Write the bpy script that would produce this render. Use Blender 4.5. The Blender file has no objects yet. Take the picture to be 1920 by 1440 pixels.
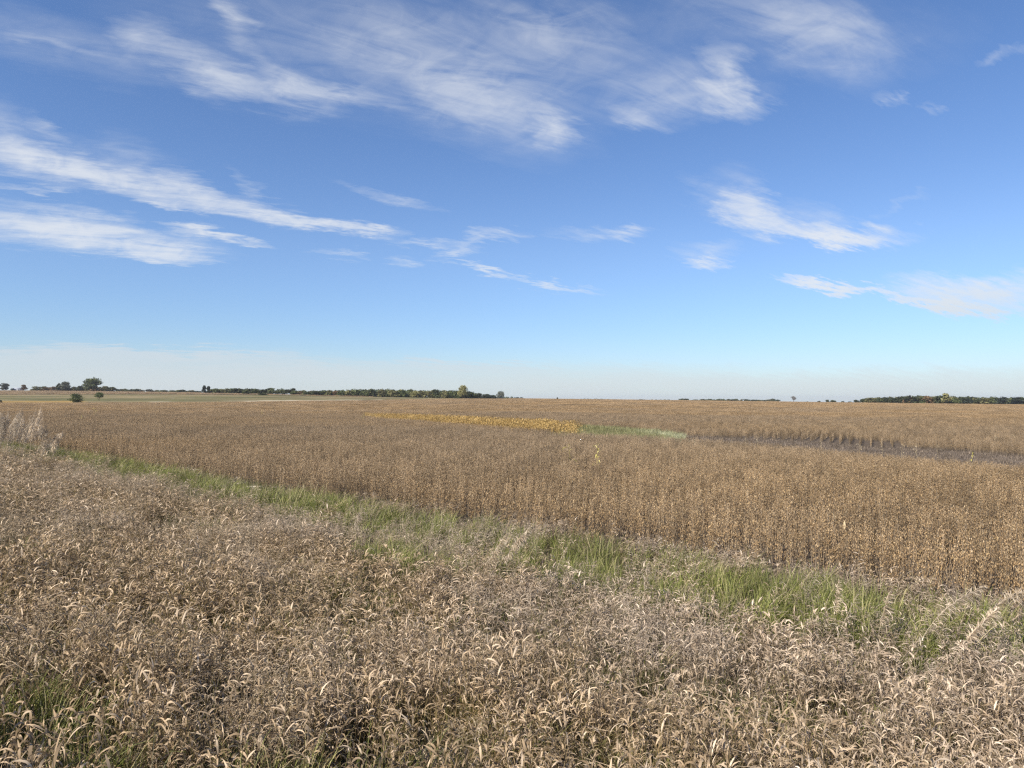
import bpy, math, random
import numpy as np
R = math.radians
SEED = 7
rng = np.random.default_rng(SEED); random.seed(SEED)
sc = bpy.context.scene
C = sc.collection

# ------------------------------------------------------------------ camera
EYE = 3.5; F = 1321.0; HX, HY = 960.0, 748.0
cam = bpy.data.cameras.new('camera'); camo = bpy.data.objects.new('camera', cam); C.objects.link(camo)
camo.location = (0, 0, EYE); camo.rotation_euler = (R(90), 0, 0)
cam.sensor_width = 36; cam.lens = 36*F/1920; cam.shift_y = 28/1920
cam.clip_start = 0.05; cam.clip_end = 30000
sc.camera = camo

# ------------------------------------------------------------------ render look
sc.view_settings.view_transform = 'Standard'; sc.view_settings.look = 'None'
sc.view_settings.gamma = 1.0; sc.view_settings.exposure = 0.78
sc.view_settings.use_curve_mapping = False
sc.render.engine = 'CYCLES'
sc.cycles.use_denoising = False
sc.cycles.max_bounces = 6; sc.cycles.diffuse_bounces = 3; sc.cycles.glossy_bounces = 2
sc.cycles.transmission_bounces = 4; sc.cycles.transparent_max_bounces = 8
sc.cycles.filter_width = 1.3

# ------------------------------------------------------------------ sun and sky
SUN_AZ, SUN_EL = -136.0, 41.0          # azimuth from +Y clockwise: from the left and behind
sd = bpy.data.lights.new('sun', 'SUN'); so = bpy.data.objects.new('sun', sd); C.objects.link(so)
sd.energy = 5.0; sd.angle = R(0.53); sd.color = (1.0, 0.93, 0.82)
so.rotation_euler = (R(90-SUN_EL), 0, -R(SUN_AZ)+math.pi)
w = bpy.data.worlds.new('World'); sc.world = w; w.use_nodes = True
nt = w.node_tree; nt.nodes.clear()

class NB:
    """tiny node builder"""
    def __init__(s, nt): s.nt = nt
    def n(s, t, **k):
        nd = s.nt.nodes.new(t)
        for a, b in k.items(): setattr(nd, a, b)
        return nd
    def put(s, sock, v):
        if v is None: return
        if hasattr(v, 'is_output') or isinstance(v, bpy.types.NodeSocket): s.nt.links.new(v, sock)
        else: sock.default_value = v
    def m(s, op, a, b=None, c=None, clamp=False):
        nd = s.n('ShaderNodeMath', operation=op, use_clamp=clamp)
        for i, v in enumerate((a, b, c)): s.put(nd.inputs[i], v)
        return nd.outputs[0]
    def vm(s, op, a, b=None):
        nd = s.n('ShaderNodeVectorMath', operation=op); s.put(nd.inputs[0], a); s.put(nd.inputs[1], b)
        return nd.outputs[0]
    def noise(s, vec, scale, detail=4, rough=.55, dist=0.0, dims='3D'):
        nd = s.n('ShaderNodeTexNoise', noise_dimensions=dims); s.put(nd.inputs['Vector'], vec)
        nd.inputs['Scale'].default_value = scale; nd.inputs['Detail'].default_value = detail
        nd.inputs['Roughness'].default_value = rough; nd.inputs['Distortion'].default_value = dist
        return nd
    def rng(s, v, a, b, c=0., d=1., kind='SMOOTHSTEP'):
        nd = s.n('ShaderNodeMapRange', interpolation_type=kind); s.put(nd.inputs[0], v)
        for i, q in enumerate((a, b, c, d)): nd.inputs[i+1].default_value = q
        return nd.outputs[0]
    def mix(s, f, a, b, blend='MIX'):
        nd = s.n('ShaderNodeMix', data_type='RGBA', blend_type=blend)
        s.put(nd.inputs[0], f); s.put(nd.inputs[6], a); s.put(nd.inputs[7], b)
        return nd.outputs[2]
    def comb(s, x, y, z):
        nd = s.n('ShaderNodeCombineXYZ')
        for i, v in enumerate((x, y, z)): s.put(nd.inputs[i], v)
        return nd.outputs[0]

# cirrus, given as streaks of the sky: two ends, half width (in 1/1321 rad), density
CIRRUS = [
 (-80,275,230,335,30,1.0),(150,310,420,385,27,.9),(350,365,600,420,19,.85),(520,405,720,445,12,.8),(640,437,775,438,8,.5),(230,370,410,402,7,.5),
 (-60,215,60,232,36,.32),(60,212,122,255,22,.42),(190,292,270,288,38,.22),(-20,262,300,315,40,.22),(430,318,500,372,13,.3),
 (-30,343,160,362,7,.5),(-70,403,200,435,34,.8),(100,428,395,472,28,.75),(220,466,385,482,16,.5),(330,428,495,460,9,.85),(380,424,402,444,12,.4),
 (595,477,665,483,7,.6),(710,483,775,493,6,.5),(655,346,815,388,9,.45),(730,460,870,464,7,.5),(820,487,915,470,8,.4),
 (875,472,918,420,14,.55),(905,424,990,436,12,.6),(850,499,968,513,6,.75),(955,514,1110,545,6,.55),
 (1045,440,1195,440,11,.35),(1140,432,1192,441,10,.45),(1285,488,1372,494,9,.9),(1265,470,1385,470,15,.3),
 (1300,345,1420,388,38,.42),(1345,378,1475,428,34,.9),(1430,428,1700,446,18,.85),(1480,440,1650,452,11,.6),(1640,402,1725,368,9,.18),(1480,395,1600,430,24,.3),
 (1485,521,1675,551,9,1.3),(1665,554,1915,592,11,1.35),(1685,528,1905,572,32,.9),(1840,533,1980,552,32,.8),
 (-80,30,320,125,50,.38),(-60,58,190,102,12,.3),(225,58,335,98,36,.6),(320,112,455,162,38,.8),(420,138,650,198,36,.9),(590,168,725,187,12,.45),(385,-5,475,52,26,.6),(445,78,505,102,30,.42),
 (280,10,1000,95,130,.42),(680,70,1085,245,95,.55),(890,10,1150,62,55,.4),(990,200,1085,265,32,.6),(770,150,1065,245,42,.3),(950,75,1310,155,85,.42),
 (1150,190,1425,160,44,.4),(1325,85,1372,205,42,.75),(1355,188,1445,216,22,.55),(1165,208,1255,232,14,.42),(1430,-10,1660,135,75,.55),
 (1655,180,1715,190,10,.5),(1748,192,1772,217,11,.32),(1820,112,1930,78,9,.3),(1200,-20,1720,70,80,.4),
 (-160,672,340,660,17,.7),(170,650,540,668,8,.75),(-300,708,760,706,44,1.5),(420,690,760,700,16,.5),(688,675,1000,693,8,.8),(700,716,1500,718,30,1.0),(1300,722,2300,722,26,.9)]
b = NB(nt)
sky = b.n('ShaderNodeTexSky', sky_type='NISHITA', sun_disc=False)
sky.sun_elevation = R(SUN_EL); sky.sun_rotation = R(SUN_AZ); sky.altitude = 300
sky.air_density = 1.0; sky.dust_density = .35; sky.ozone_density = 2.6
w.cycles.sampling_method = 'MANUAL'; w.cycles.sample_map_resolution = 512
tc = b.n('ShaderNodeTexCoord'); d = tc.outputs['Generated']
sx = b.n('ShaderNodeSeparateXYZ'); nt.links.new(d, sx.inputs[0])
az = b.m('ARCTAN2', sx.outputs[0], sx.outputs[1]); el = b.m('ARCSINE', sx.outputs[2])
ae = b.comb(az, el, 1.0)
zz = b.m('MAXIMUM', b.m('ADD', sx.outputs[2], .22), 0.1)
plane = b.comb(b.m('DIVIDE', sx.outputs[0], zz), b.m('DIVIDE', sx.outputs[1], zz), 1.0)   # the cloud layer seen in perspective
def dot(vec, k):
    nd = b.n('ShaderNodeVectorMath', operation='DOT_PRODUCT'); b.put(nd.inputs[0], vec); nd.inputs[1].default_value = k; return nd.outputs['Value']
def rmap(vec, rot, fx, fy):
    c, s_ = math.cos(R(rot)), math.sin(R(rot))
    return b.comb(dot(vec, (c*fx, s_*fx, 0)), dot(vec, (-s_*fy, c*fy, 0)), 0.0)
w1 = b.noise(rmap(ae, -14, 7, 18), 1.0, 2, .5, 0, '2D'); w2 = b.noise(rmap(plane, 24, 6, 20), 1.0, 4, .68, 0, '2D')
off1 = b.vm('MULTIPLY', b.vm('SUBTRACT', w1.outputs['Color'], (.5, .5, .5)), (.06, .028, 0))
off2 = b.vm('MULTIPLY', b.vm('SUBTRACT', w2.outputs['Color'], (.5, .5, .5)), (.075, .032, 0))
aw = b.vm('ADD', b.vm('ADD', ae, off1), off2)
def azel(px, py):
    u, v = (px-HX)/F, (HY-py)/F
    a = math.atan(u); return a, math.atan(v*math.cos(a))
acc = None
for (x1, y1, x2, y2, hw, am) in CIRRUS:
    a1, e1 = azel(x1, y1); a2, e2 = azel(x2, y2); ca, ce = (a1+a2)/2, (e1+e2)/2
    L = math.hypot(a2-a1, e2-e1)/2*1.35; W = hw*1.45/F*math.cos(ca)*math.cos(e1)**2; th = math.atan2(e2-e1, a2-a1); c, s_ = math.cos(th), math.sin(th)
    g = b.n('ShaderNodeTexGradient', gradient_type='SPHERICAL')
    nt.links.new(b.comb(dot(aw, (c/L, s_/L, -(c*ca+s_*ce)/L)), dot(aw, (-s_/W, c/W, (s_*ca-c*ce)/W)), 0.0), g.inputs[0])
    acc = b.m('MULTIPLY_ADD', g.outputs['Fac'], am*(1.55 if hw < 60 else 1.35)*(.75 if math.hypot(x2-x1, y2-y1) < 75 else 1.), acc if acc is not None else 0.0)
# the same kind of cirrus goes on all round, outside the streaks listed above
gen = b.noise(rmap(plane, 24, .5, 1.3), 1.0, 3, .55, .4, '2D')
around = b.m('MAXIMUM', b.rng(b.m('ABSOLUTE', az), R(36), R(48)), b.rng(el, R(28), R(40)))
dens = b.m('ADD', acc, b.m('MULTIPLY', b.m('MULTIPLY', b.rng(gen.outputs['Fac'], .5, .75), around), .9))
fib = b.noise(rmap(plane, 24, 2.6, 11), 1.0, 7, .64, 1.1, '2D')
fib2 = b.noise(rmap(plane, -30, 10, 15), 1.0, 6, .62, .6, '2D')
fm = b.m('ADD', b.m('MULTIPLY', b.rng(fib.outputs['Fac'], .30, .72, kind='LINEAR'), 1.15), b.m('MULTIPLY', b.rng(fib2.outputs['Fac'], .3, .75, kind='LINEAR'), .8))
fm = b.m('MULTIPLY_ADD', fm, .8, .12)
low = b.rng(el, R(3), R(8))
fm = b.m('ADD', b.m('MULTIPLY', fm, low), b.m('MULTIPLY', b.m('SUBTRACT', 1.0, low), .8))
dens = b.m('MULTIPLY', dens, b.rng(el, R(7), R(24), 1.3, .82))
al = b.m('MULTIPLY', b.m('MULTIPLY', dens, b.m('MULTIPLY_ADD', dens, .45, .5)), fm)
haze = b.m('MULTIPLY', b.m('EXPONENT', b.m('MULTIPLY', b.m('ABSOLUTE', el), -1/R(1.9))), 1.2)   # thick milky air low down, all round
al = b.m('MULTIPLY', b.m('SUBTRACT', 1.0, b.m('EXPONENT', b.m('MULTIPLY', al, -.9))), .9)
hz = b.m('SUBTRACT', 1.0, b.m('EXPONENT', b.m('MULTIPLY', haze, -1.0)))
air = b.mix(b.rng(el, 0.0, R(13)), (.66, .80, .92, 1), (1, 1, 1, 1))      # the long way through hazy air dims the lowest sky, all round
hs = b.n('ShaderNodeHueSaturation'); hs.inputs['Saturation'].default_value = 1.14; hs.inputs['Value'].default_value = 1.0
nt.links.new(b.mix(1.0, b.mix(1.0, sky.outputs[0], air, 'MULTIPLY'), (1.05, 1.0, 1.08, 1), 'MULTIPLY'), hs.inputs['Color'])
col = b.mix(b.m('MULTIPLY', hz, .93), hs.outputs[0], (4.5, 5.05, 5.5, 1))
col = b.mix(b.m('MULTIPLY', al, b.rng(el, R(.5), R(7), .7, 1)), col, b.mix(b.rng(el, R(3), R(10)), (4.85, 5.2, 5.5, 1), (5.9, 6.1, 6.35, 1)))
bg = b.n('ShaderNodeBackground'); bg.inputs[1].default_value = 0.081; nt.links.new(col, bg.inputs[0])
out = b.n('ShaderNodeOutputWorld'); nt.links.new(bg.outputs[0], out.inputs[0])

# ------------------------------------------------------------------ terrain heights
U = np.array([-.727, -.45, -.2, 0., .2, .37, .55, .727])
ZC = np.array([150, 122, 86, 54, 40, 35, 30, 25.])            # end of the near, level part of the field
ZV = np.array([185, 162, 124, 98, 88, 80, 70, 58.])           # bottom of the shallow valley behind it
VZ = np.array([-.3, -.4, -.45, -.5, -.6, -1.4, -1.5, -1.5])
FZ = np.array([250, 300, 450, 520, 600, 700, 800, 900, 1000, 1150, 1400, 2000, 4000, 9000.])
FT = np.array([
 [-.2, -.1, .6, 2.3, 4.7, 7.7, 10.6, 13.2, 15.6, 16.0, 14, 8, -20, -70],
 [-.4, -.3, .44, 1.6, 4.0, 7.4, 10., 11.4, 12.4, 12.6, 11, 5, -20, -70],
 [-.7, -.5, .9, 1.9, 3.0, 4.4, 5.6, 5.9, 6.0, 6.0, 5, 2, -20, -70],
 [0., .5, 1.6, 2.1, 2.6, 3.2, 3.4, 3.4, 3.1, 2.6, 1, -3, -22, -70],
 [-.5, -.1, .8, 1.1, 1.5, 1.8, 1.6, 1.2, .8, .2, -1, -5, -24, -70],
 [-1.0, -.8, -.2, .1, .35, .2, -.4, -1.0, -1.6, -2.2, -3, -7, -26, -72],
 [-1.3, -1.2, -.7, -.7, -.9, -1.5, -2.2, -2.8, -3.2, -3.6, -4.5, -9, -30, -75],
 [-1.5, -1.5, -1.45, -1.7, -2.2, -2.9, -3.6, -4.2, -4.6, -5.2, -6, -11, -32, -80]])
NU, NZ = 97, 420
ug = np.linspace(-.9, .9, NU); lz = np.linspace(math.log(8), math.log(9000), NZ)
tab = np.zeros((NU, NZ))
for i, uu in enumerate(ug):
    f = lambda arr: np.interp(uu, U, arr)
    zs = np.concatenate([[8, f(ZC)*.8, f(ZC), f(ZV)*.92, f(ZV)*1.12], FZ])
    hs_ = np.concatenate([[0, 0, -.03, f(VZ), f(VZ)*1.0], [f(FT[:, k]) for k in range(len(FZ))]])
    o = np.argsort(zs); tab[i] = np.interp(lz, np.log(zs[o]), hs_[o])
def blur(a, ax, k):
    for _ in range(2):
        p = np.pad(a, [(k, k) if j == ax else (0, 0) for j in range(2)], mode='edge')
        cs = np.cumsum(p, axis=ax); cs = np.concatenate([np.zeros_like(np.take(cs, [0], ax)), cs], axis=ax)
        n = a.shape[ax]
        a = (np.take(cs, range(2*k+1, 2*k+1+n), ax)-np.take(cs, range(0, n), ax))/(2*k+1)
    return a
tab = blur(blur(tab, 0, 5), 1, 3)
LS, LT = (.680, .7326), (-.7326, .680)             # across and along the road bank and field edge
EDGE = 13.35
def st(X, Y): return LS[0]*X+LS[1]*Y, LT[0]*X+LT[1]*Y
def xy(s, t): return LS[0]*s+LT[0]*t, LS[1]*s+LT[1]*t
def uz(X, Y):
    a = np.arctan2(X, Y); rr = np.hypot(X, Y); ac = np.clip(a, -.72, .72)
    return np.tan(ac), rr*np.cos(ac)
def bank(s): return np.interp(s, [-6, -2, 0, 1, 3, 6, 8, 40], [1.9, 1.9, 1.3, .95, .5, .08, 0, 0])
def tz(X, Y):
    X = np.asarray(X, float); Y = np.asarray(Y, float)
    u, z = uz(X, Y); z = np.clip(z, 8.01, 8990)
    fi = np.clip((u+.9)/1.8*(NU-1), 0, NU-1.001); fj = (np.log(z)-lz[0])/(lz[-1]-lz[0])*(NZ-1)
    i = fi.astype(int); j = np.clip(fj.astype(int), 0, NZ-2); a = fi-i; c = fj-j
    h = tab[i, j]*(1-a)*(1-c)+tab[i+1, j]*a*(1-c)+tab[i, j+1]*(1-a)*c+tab[i+1, j+1]*a*c
    s, t = st(X, Y)
    roll = .05*np.sin(X*.21+1.3)*np.sin(Y*.17+.4)*np.clip((z-12)/30, 0, 1)
    lump = .05*np.sin(X*1.9+Y*.7)*np.sin(Y*1.6-X*.4)*np.clip((13-s)/3, 0, 1)
    return h+bank(s)*np.clip((200-np.hypot(X, Y))/100, 0, 1)+roll+lump
def hit(px, py, dz=0., y0=5., y1=1500.):
    """where the line of sight through a photo point meets the land (raised by dz)"""
    ys = np.exp(np.linspace(math.log(y0), math.log(y1), 4000)); u = (px-HX)/F; v = (py-HY)/F
    k = np.nonzero(EYE-v*ys <= tz(u*ys, ys)+dz)[0]
    y = ys[k[0]] if len(k) else y1
    return u*y, y
def vnoise(x, y, seed=0):
    """cheap smooth value noise, 0..1"""
    xi = np.floor(x).astype(np.int64); yi = np.floor(y).astype(np.int64); fx = x-xi; fy = y-yi
    fx = fx*fx*(3-2*fx); fy = fy*fy*(3-2*fy)
    def h(a, c):
        q = (a*374761393+c*668265263+seed*1442695041) & 0xffffffff
        q = ((q ^ (q >> 13))*1274126177) & 0xffffffff
        return ((q ^ (q >> 16)) & 0xffff)/65535.
    return (h(xi, yi)*(1-fx)+h(xi+1, yi)*fx)*(1-fy)+(h(xi, yi+1)*(1-fx)+h(xi+1, yi+1)*fx)*fy
def fbm(x, y, seed=0, o=4):
    r = 0; a = .5
    for k in range(o): r = r+a*vnoise(x*2**k, y*2**k, seed+k); a *= .5
    return r/(1-.5**o)

# ------------------------------------------------------------------ land-use zones
def zmeadow(u): return np.interp(u, [-.75, -.45, -.2, -.05, .02], [420, 450, 520, 640, 700])
def ztop(u): return np.interp(u, [-.75, -.45, -.2, -.05, .02], [700, 745, 860, 800, 720])
def meadow(X, Y):
    u, z = uz(X, Y); return (u < .0) & (z > zmeadow(u)) & (z < ztop(u))
BARE_U = [.17, .25, .37, .45, .5, .6, .727, .9]; BARE_HI = [80, 82, 81, 78, 72, 68.5, 60.5, 54]
def bare(X, Y):
    """the drowned-out strip in the valley"""
    u, z = uz(X, Y); n = (fbm(X*.12, Y*.12, 5)-.5)*7
    lo = np.interp(u, [.17, .25, .37, .484, .6, .727, .9], [60, 56.6, 51.5, 44, 37.8, 32.8, 27]); hi = np.interp(u, BARE_U, BARE_HI)
    return (u > .24+n*.002) & (z > lo+n*.12) & (z < hi+n*.3)
def golden(X, Y):
    """late-ripening strip, still yellow"""
    u, z = uz(X, Y); n = (fbm(X*.2, Y*.2, 9)-.5)*4
    lo = np.interp(u, [-.21, -.19, -.1, 0, .1], [131, 114, 94, 74, 62]); hi = np.interp(u, [-.21, -.197, 0, .1], [131, 136, 99, 88])
    ragged = vnoise(X*1.3, Y*1.3, 13) > np.interp(u, [-.21, -.12, .04, .1], [.6, .12, .12, .7])
    return (u > -.21) & (u < .09+n*.007) & (z > lo+n*.3) & (z < hi+n) & ragged
def wetpatch(X, Y):
    u, z = uz(X, Y); n = (fbm(X*.2, Y*.2, 12)-.5)*5
    lo = np.interp(u, [.07, .167, .25], [62, 59, 56]); hi = np.interp(u, [.05, .085, .167, .24, .265], [62, 97, 91, 80, 63])
    return (u > .05) & (u < .262) & (z > lo+n*.15) & (z < hi+n) & ~golden(X, Y) & ~bare(X, Y)
def cropfield(X, Y):
    s, t = st(X, Y); u, z = uz(X, Y)
    n = (fbm(X*.5, Y*.5, 3)-.5)*.7
    return (s > EDGE+n) & ~bare(X, Y) & ~golden(X, Y) & ~wetpatch(X, Y) & ~meadow(X, Y)
GREEN = [(11.2, 4.8, 1.6, 2.5), (10.6, 8., 1.0, 1.3), (9.0, 11.6, .8, 1.8), (11.7, 20, 1.6, 3.6), (12.0, 27, 1.6, 4.8), (12.4, 40, 1.4, 8), (12.1, 33, 1.2, 5),
         (10.9, 1.0, .8, .9), (11.6, 58, 1.2, 6), (1.45, 6.1, .5, 1.0), (2.15, 3.8, .42, .85), (1.5, 4.6, .35, .7), (11.4, 14.5, .8, 2)]
def greenness(s, t):
    g = np.zeros_like(s); n = (fbm(s*1.3+40, t*1.3+40, 21)-.5)*.9
    for (a, c, ra, rc) in GREEN: g = np.maximum(g, 1.25-((s-a)/ra)**2-((t-c)/rc)**2)
    belt_ = np.interp(s, [9.6, 10.6, 12.6, 13.4], [0, .6, .66, .12])*np.interp(t, [.5, 3, 60, 75], [0, 1, 1, 0])
    g = np.maximum(g, belt_)
    return np.clip(g+n*1.5, 0, 1)*~((s > 12.55) & (t > 22.5) & (t < 31))

# ------------------------------------------------------------------ materials
def newmat(name):
    m = bpy.data.materials.new(name); m.use_nodes = True; m.node_tree.nodes.clear(); return m, NB(m.node_tree)
def ramp(nb, fac, stops):
    r = nb.n('ShaderNodeValToRGB'); e = r.color_ramp.elements
    while len(e) < len(stops): e.new(.5)
    for k, (p, c) in enumerate(stops): e[k].position = p; e[k].color = (*c, 1)
    nb.put(r.inputs[0], fac); return r.outputs[0]
def attr(nb, name, kind='GEOMETRY'):
    return nb.n('ShaderNodeAttribute', attribute_name=name, attribute_type=kind)
def foliage(name, stops, stops2=None, trans=.25, rough=.65, spread=.35, spec=.25):
    """plant material: colour by each blade's own tint, by plant, and by the mix of the stand (tone)"""
    m, nb = newmat(name)
    t = attr(nb, 'tint').outputs['Fac']
    c = ramp(nb, t, stops)
    if stops2:
        c = nb.mix(attr(nb, 'tone', 'INSTANCER').outputs['Fac'], c, ramp(nb, t, stops2))
    oi = nb.n('ShaderNodeObjectInfo')
    k = nb.rng(oi.outputs['Random'], 0, 1, .86*(1-spread), .86*(1+spread), 'LINEAR')
    hsv = nb.n('ShaderNodeHueSaturation'); nb.put(hsv.inputs['Color'], c); nb.put(hsv.inputs['Value'], k)
    p = nb.n('ShaderNodeBsdfPrincipled'); nb.put(p.inputs['Base Color'], hsv.outputs[0])
    p.inputs['Roughness'].default_value = rough; p.inputs['Specular IOR Level'].default_value = spec
    o = nb.n('ShaderNodeOutputMaterial')
    if trans > 0:
        tr = nb.n('ShaderNodeBsdfTranslucent'); nb.put(tr.inputs[0], hsv.outputs[0])
        mx = nb.n('ShaderNodeMixShader'); mx.inputs[0].default_value = trans
        nb.nt.links.new(p.outputs[0], mx.inputs[1]); nb.nt.links.new(tr.outputs[0], mx.inputs[2]); nb.nt.links.new(mx.outputs[0], o.inputs[0])
    else: nb.nt.links.new(p.outputs[0], o.inputs[0])
    return m
def plain(name, colr, rough=.8, var=.25, scale=8.):
    m, nb = newmat(name); g = nb.n('ShaderNodeTexCoord')
    nz = nb.noise(g.outputs['Object'], scale, 4)
    c = nb.mix(nz.outputs['Fac'], tuple(x*(1-var) for x in colr)+(1,), tuple(min(1, x*(1+var)) for x in colr)+(1,))
    p = nb.n('ShaderNodeBsdfPrincipled'); nb.put(p.inputs['Base Color'], c); p.inputs['Roughness'].default_value = rough
    o = nb.n('ShaderNodeOutputMaterial'); nb.nt.links.new(p.outputs[0], o.inputs[0]); return m

M = {}
M['dry'] = foliage('dry_grass_leaf', [(0, (.14, .098, .05)), (.3, (.27, .19, .108)), (.65, (.48, .355, .225)), (1, (.69, .55, .39))],
                   [(0, (.21, .155, .105)), (.3, (.38, .29, .205)), (.65, (.57, .455, .34)), (1, (.75, .635, .50))], .25)
M['stem'] = foliage('grass_stem', [(0, (.10, .10, .028)), (.5, (.22, .165, .06)), (1, (.36, .26, .12))],
                    [(0, (.20, .15, .09)), (.5, (.30, .23, .15)), (1, (.42, .34, .23))], .1)
M['fine'] = foliage('seed_grass', [(0, (.22, .165, .10)), (.5, (.41, .315, .20)), (1, (.60, .485, .33))],
                    [(0, (.28, .215, .155)), (.5, (.49, .39, .29)), (1, (.69, .58, .45))], .2)
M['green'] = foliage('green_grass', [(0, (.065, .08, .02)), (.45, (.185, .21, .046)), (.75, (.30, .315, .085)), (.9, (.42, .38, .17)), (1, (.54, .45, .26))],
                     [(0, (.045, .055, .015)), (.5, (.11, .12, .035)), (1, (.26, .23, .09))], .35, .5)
M['pod'] = foliage('soybean_pod', [(0, (.15, .095, .048)), (.35, (.31, .20, .10)), (.7, (.50, .345, .18)), (.93, (.64, .48, .28)), (1, (.72, .60, .42))],
                   [(0, (.15, .105, .062)), (.35, (.29, .205, .122)), (.7, (.45, .33, .205)), (.93, (.58, .45, .295)), (1, (.68, .56, .41))], .12, .6)
M['soystem'] = foliage('soybean_stem', [(0, (.16, .12, .08)), (1, (.40, .31, .21))], None, 0, .7)
M['soyleaf'] = foliage('soybean_leaf', [(0, (.19, .125, .06)), (1, (.45, .32, .16))], None, .25, .7)
M['gold'] = foliage('golden_crop', [(0, (.28, .18, .06)), (.5, (.48, .32, .11)), (1, (.62, .45, .20))], None, .25)
M['wet'] = foliage('wet_patch_grass', [(0, (.11, .115, .045)), (.5, (.24, .235, .10)), (1, (.40, .36, .19))],
                   [(0, (.22, .24, .11)), (.5, (.42, .42, .25)), (1, (.64, .61, .43))], .25)
M['residue'] = foliage('valley_residue', [(0, (.10, .078, .056)), (.6, (.20, .156, .115)), (1, (.32, .25, .19))], None, .05)
M['corn'] = foliage('corn_leaf_yellow', [(0, (.28, .25, .06)), (.5, (.48, .41, .12)), (1, (.66, .57, .24))], None, .3)
M['corndry'] = foliage('corn_leaf_dry', [(0, (.38, .29, .16)), (1, (.68, .57, .38))], None, .25)
M['reed'] = foliage('reed_plume', [(0, (.36, .28, .19)), (.5, (.54, .44, .32)), (1, (.72, .62, .48))], None, .3)
TREE = {'dark': [(0, (.028, .038, .018)), (1, (.085, .10, .045))], 'mid': [(0, (.045, .06, .022)), (1, (.135, .155, .06))],
        'olive': [(0, (.065, .068, .026)), (1, (.19, .175, .075))], 'yellow': [(0, (.13, .125, .05)), (1, (.32, .30, .13))],
        'rust': [(0, (.09, .058, .03)), (1, (.24, .155, .08))], 'grey': [(0, (.06, .068, .045)), (1, (.15, .155, .11))],
        'conifer': [(0, (.018, .028, .02)), (1, (.055, .07, .048))]}
for k, v in TREE.items(): M['tree_'+k] = foliage('leaf_'+k, v, None, .2, .7, .3)
M['bark'] = plain('bark', (.10, .08, .06), .9, .4, 3)

def ground_material():
    m, nb = newmat('ground_soil')
    g = nb.n('ShaderNodeTexCoord').outputs['Object']
    zc = attr(nb, 'zone').outputs['Color']
    n1 = nb.noise(g, 9.0, 6, .7); n2 = nb.noise(g, .35, 5, .6); n3 = nb.noise(g, .02, 4, .6)
    f = nb.m('ADD', nb.m('MULTIPLY', nb.rng(n1.outputs['Fac'], .3, .7, .7, 1.3), .5), nb.m('MULTIPLY', nb.rng(n2.outputs['Fac'], .3, .7, .7, 1.3), .5))
    f = nb.m('MULTIPLY', f, nb.rng(n3.outputs['Fac'], .3, .7, .85, 1.15))
    hsv = nb.n('ShaderNodeHueSaturation'); nb.put(hsv.inputs['Color'], zc); nb.put(hsv.inputs['Value'], f)
    p = nb.n('ShaderNodeBsdfPrincipled'); nb.put(p.inputs['Base Color'], hsv.outputs[0]); p.inputs['Roughness'].default_value = .95
    p.inputs['Specular IOR Level'].default_value = .1
    bp = nb.n('ShaderNodeBump'); bp.inputs['Strength'].default_value = .6; bp.inputs['Distance'].default_value = .05
    nb.put(bp.inputs['Height'], n1.outputs['Fac']); nb.put(p.inputs['Normal'], bp.outputs[0])
    o = nb.n('ShaderNodeOutputMaterial'); nb.nt.links.new(p.outputs[0], o.inputs[0]); return m
M['ground'] = ground_material()

# ------------------------------------------------------------------ mesh helpers
class MB:
    """collects vertices, faces, one tint per vertex and one material slot per face"""
    def __init__(s): s.v = []; s.t = []; s.f = []; s.fm = []; s.n = 0
    def add(s, v, faces, tint, mi=0):
        v = np.asarray(v, np.float32).reshape(-1, 3); s.v.append(v)
        s.t.append(np.broadcast_to(np.asarray(tint, np.float32), (len(v),)))
        faces = np.asarray(faces, np.int64); s.f.append(faces+s.n); s.fm.append((len(faces), mi)); s.n += len(v)
    def mesh(s, name, mats):
        me = bpy.data.meshes.new(name); V = np.concatenate(s.v)
        me.vertices.add(len(V)); me.vertices.foreach_set('co', V.ravel())
        lt = np.concatenate([np.full(len(f), f.shape[1]) for f in s.f]); li = np.concatenate([f.ravel() for f in s.f])
        me.loops.add(len(li)); me.loops.foreach_set('vertex_index', li.astype(np.int32))
        me.polygons.add(len(lt)); me.polygons.foreach_set('loop_start', np.concatenate([[0], np.cumsum(lt)[:-1]]).astype(np.int32))
        me.polygons.foreach_set('material_index', np.concatenate([np.full(n, i) for n, i in s.fm]).astype(np.int32))
        a = me.attributes.new('tint', 'FLOAT', 'POINT'); a.data.foreach_set('value', np.concatenate(s.t).astype(np.float32))
        for mm in mats: me.materials.append(mm)
        me.update(calc_edges=True); me.validate(); return me
def U_(a, c, n): return rng.uniform(a, c, n)
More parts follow.
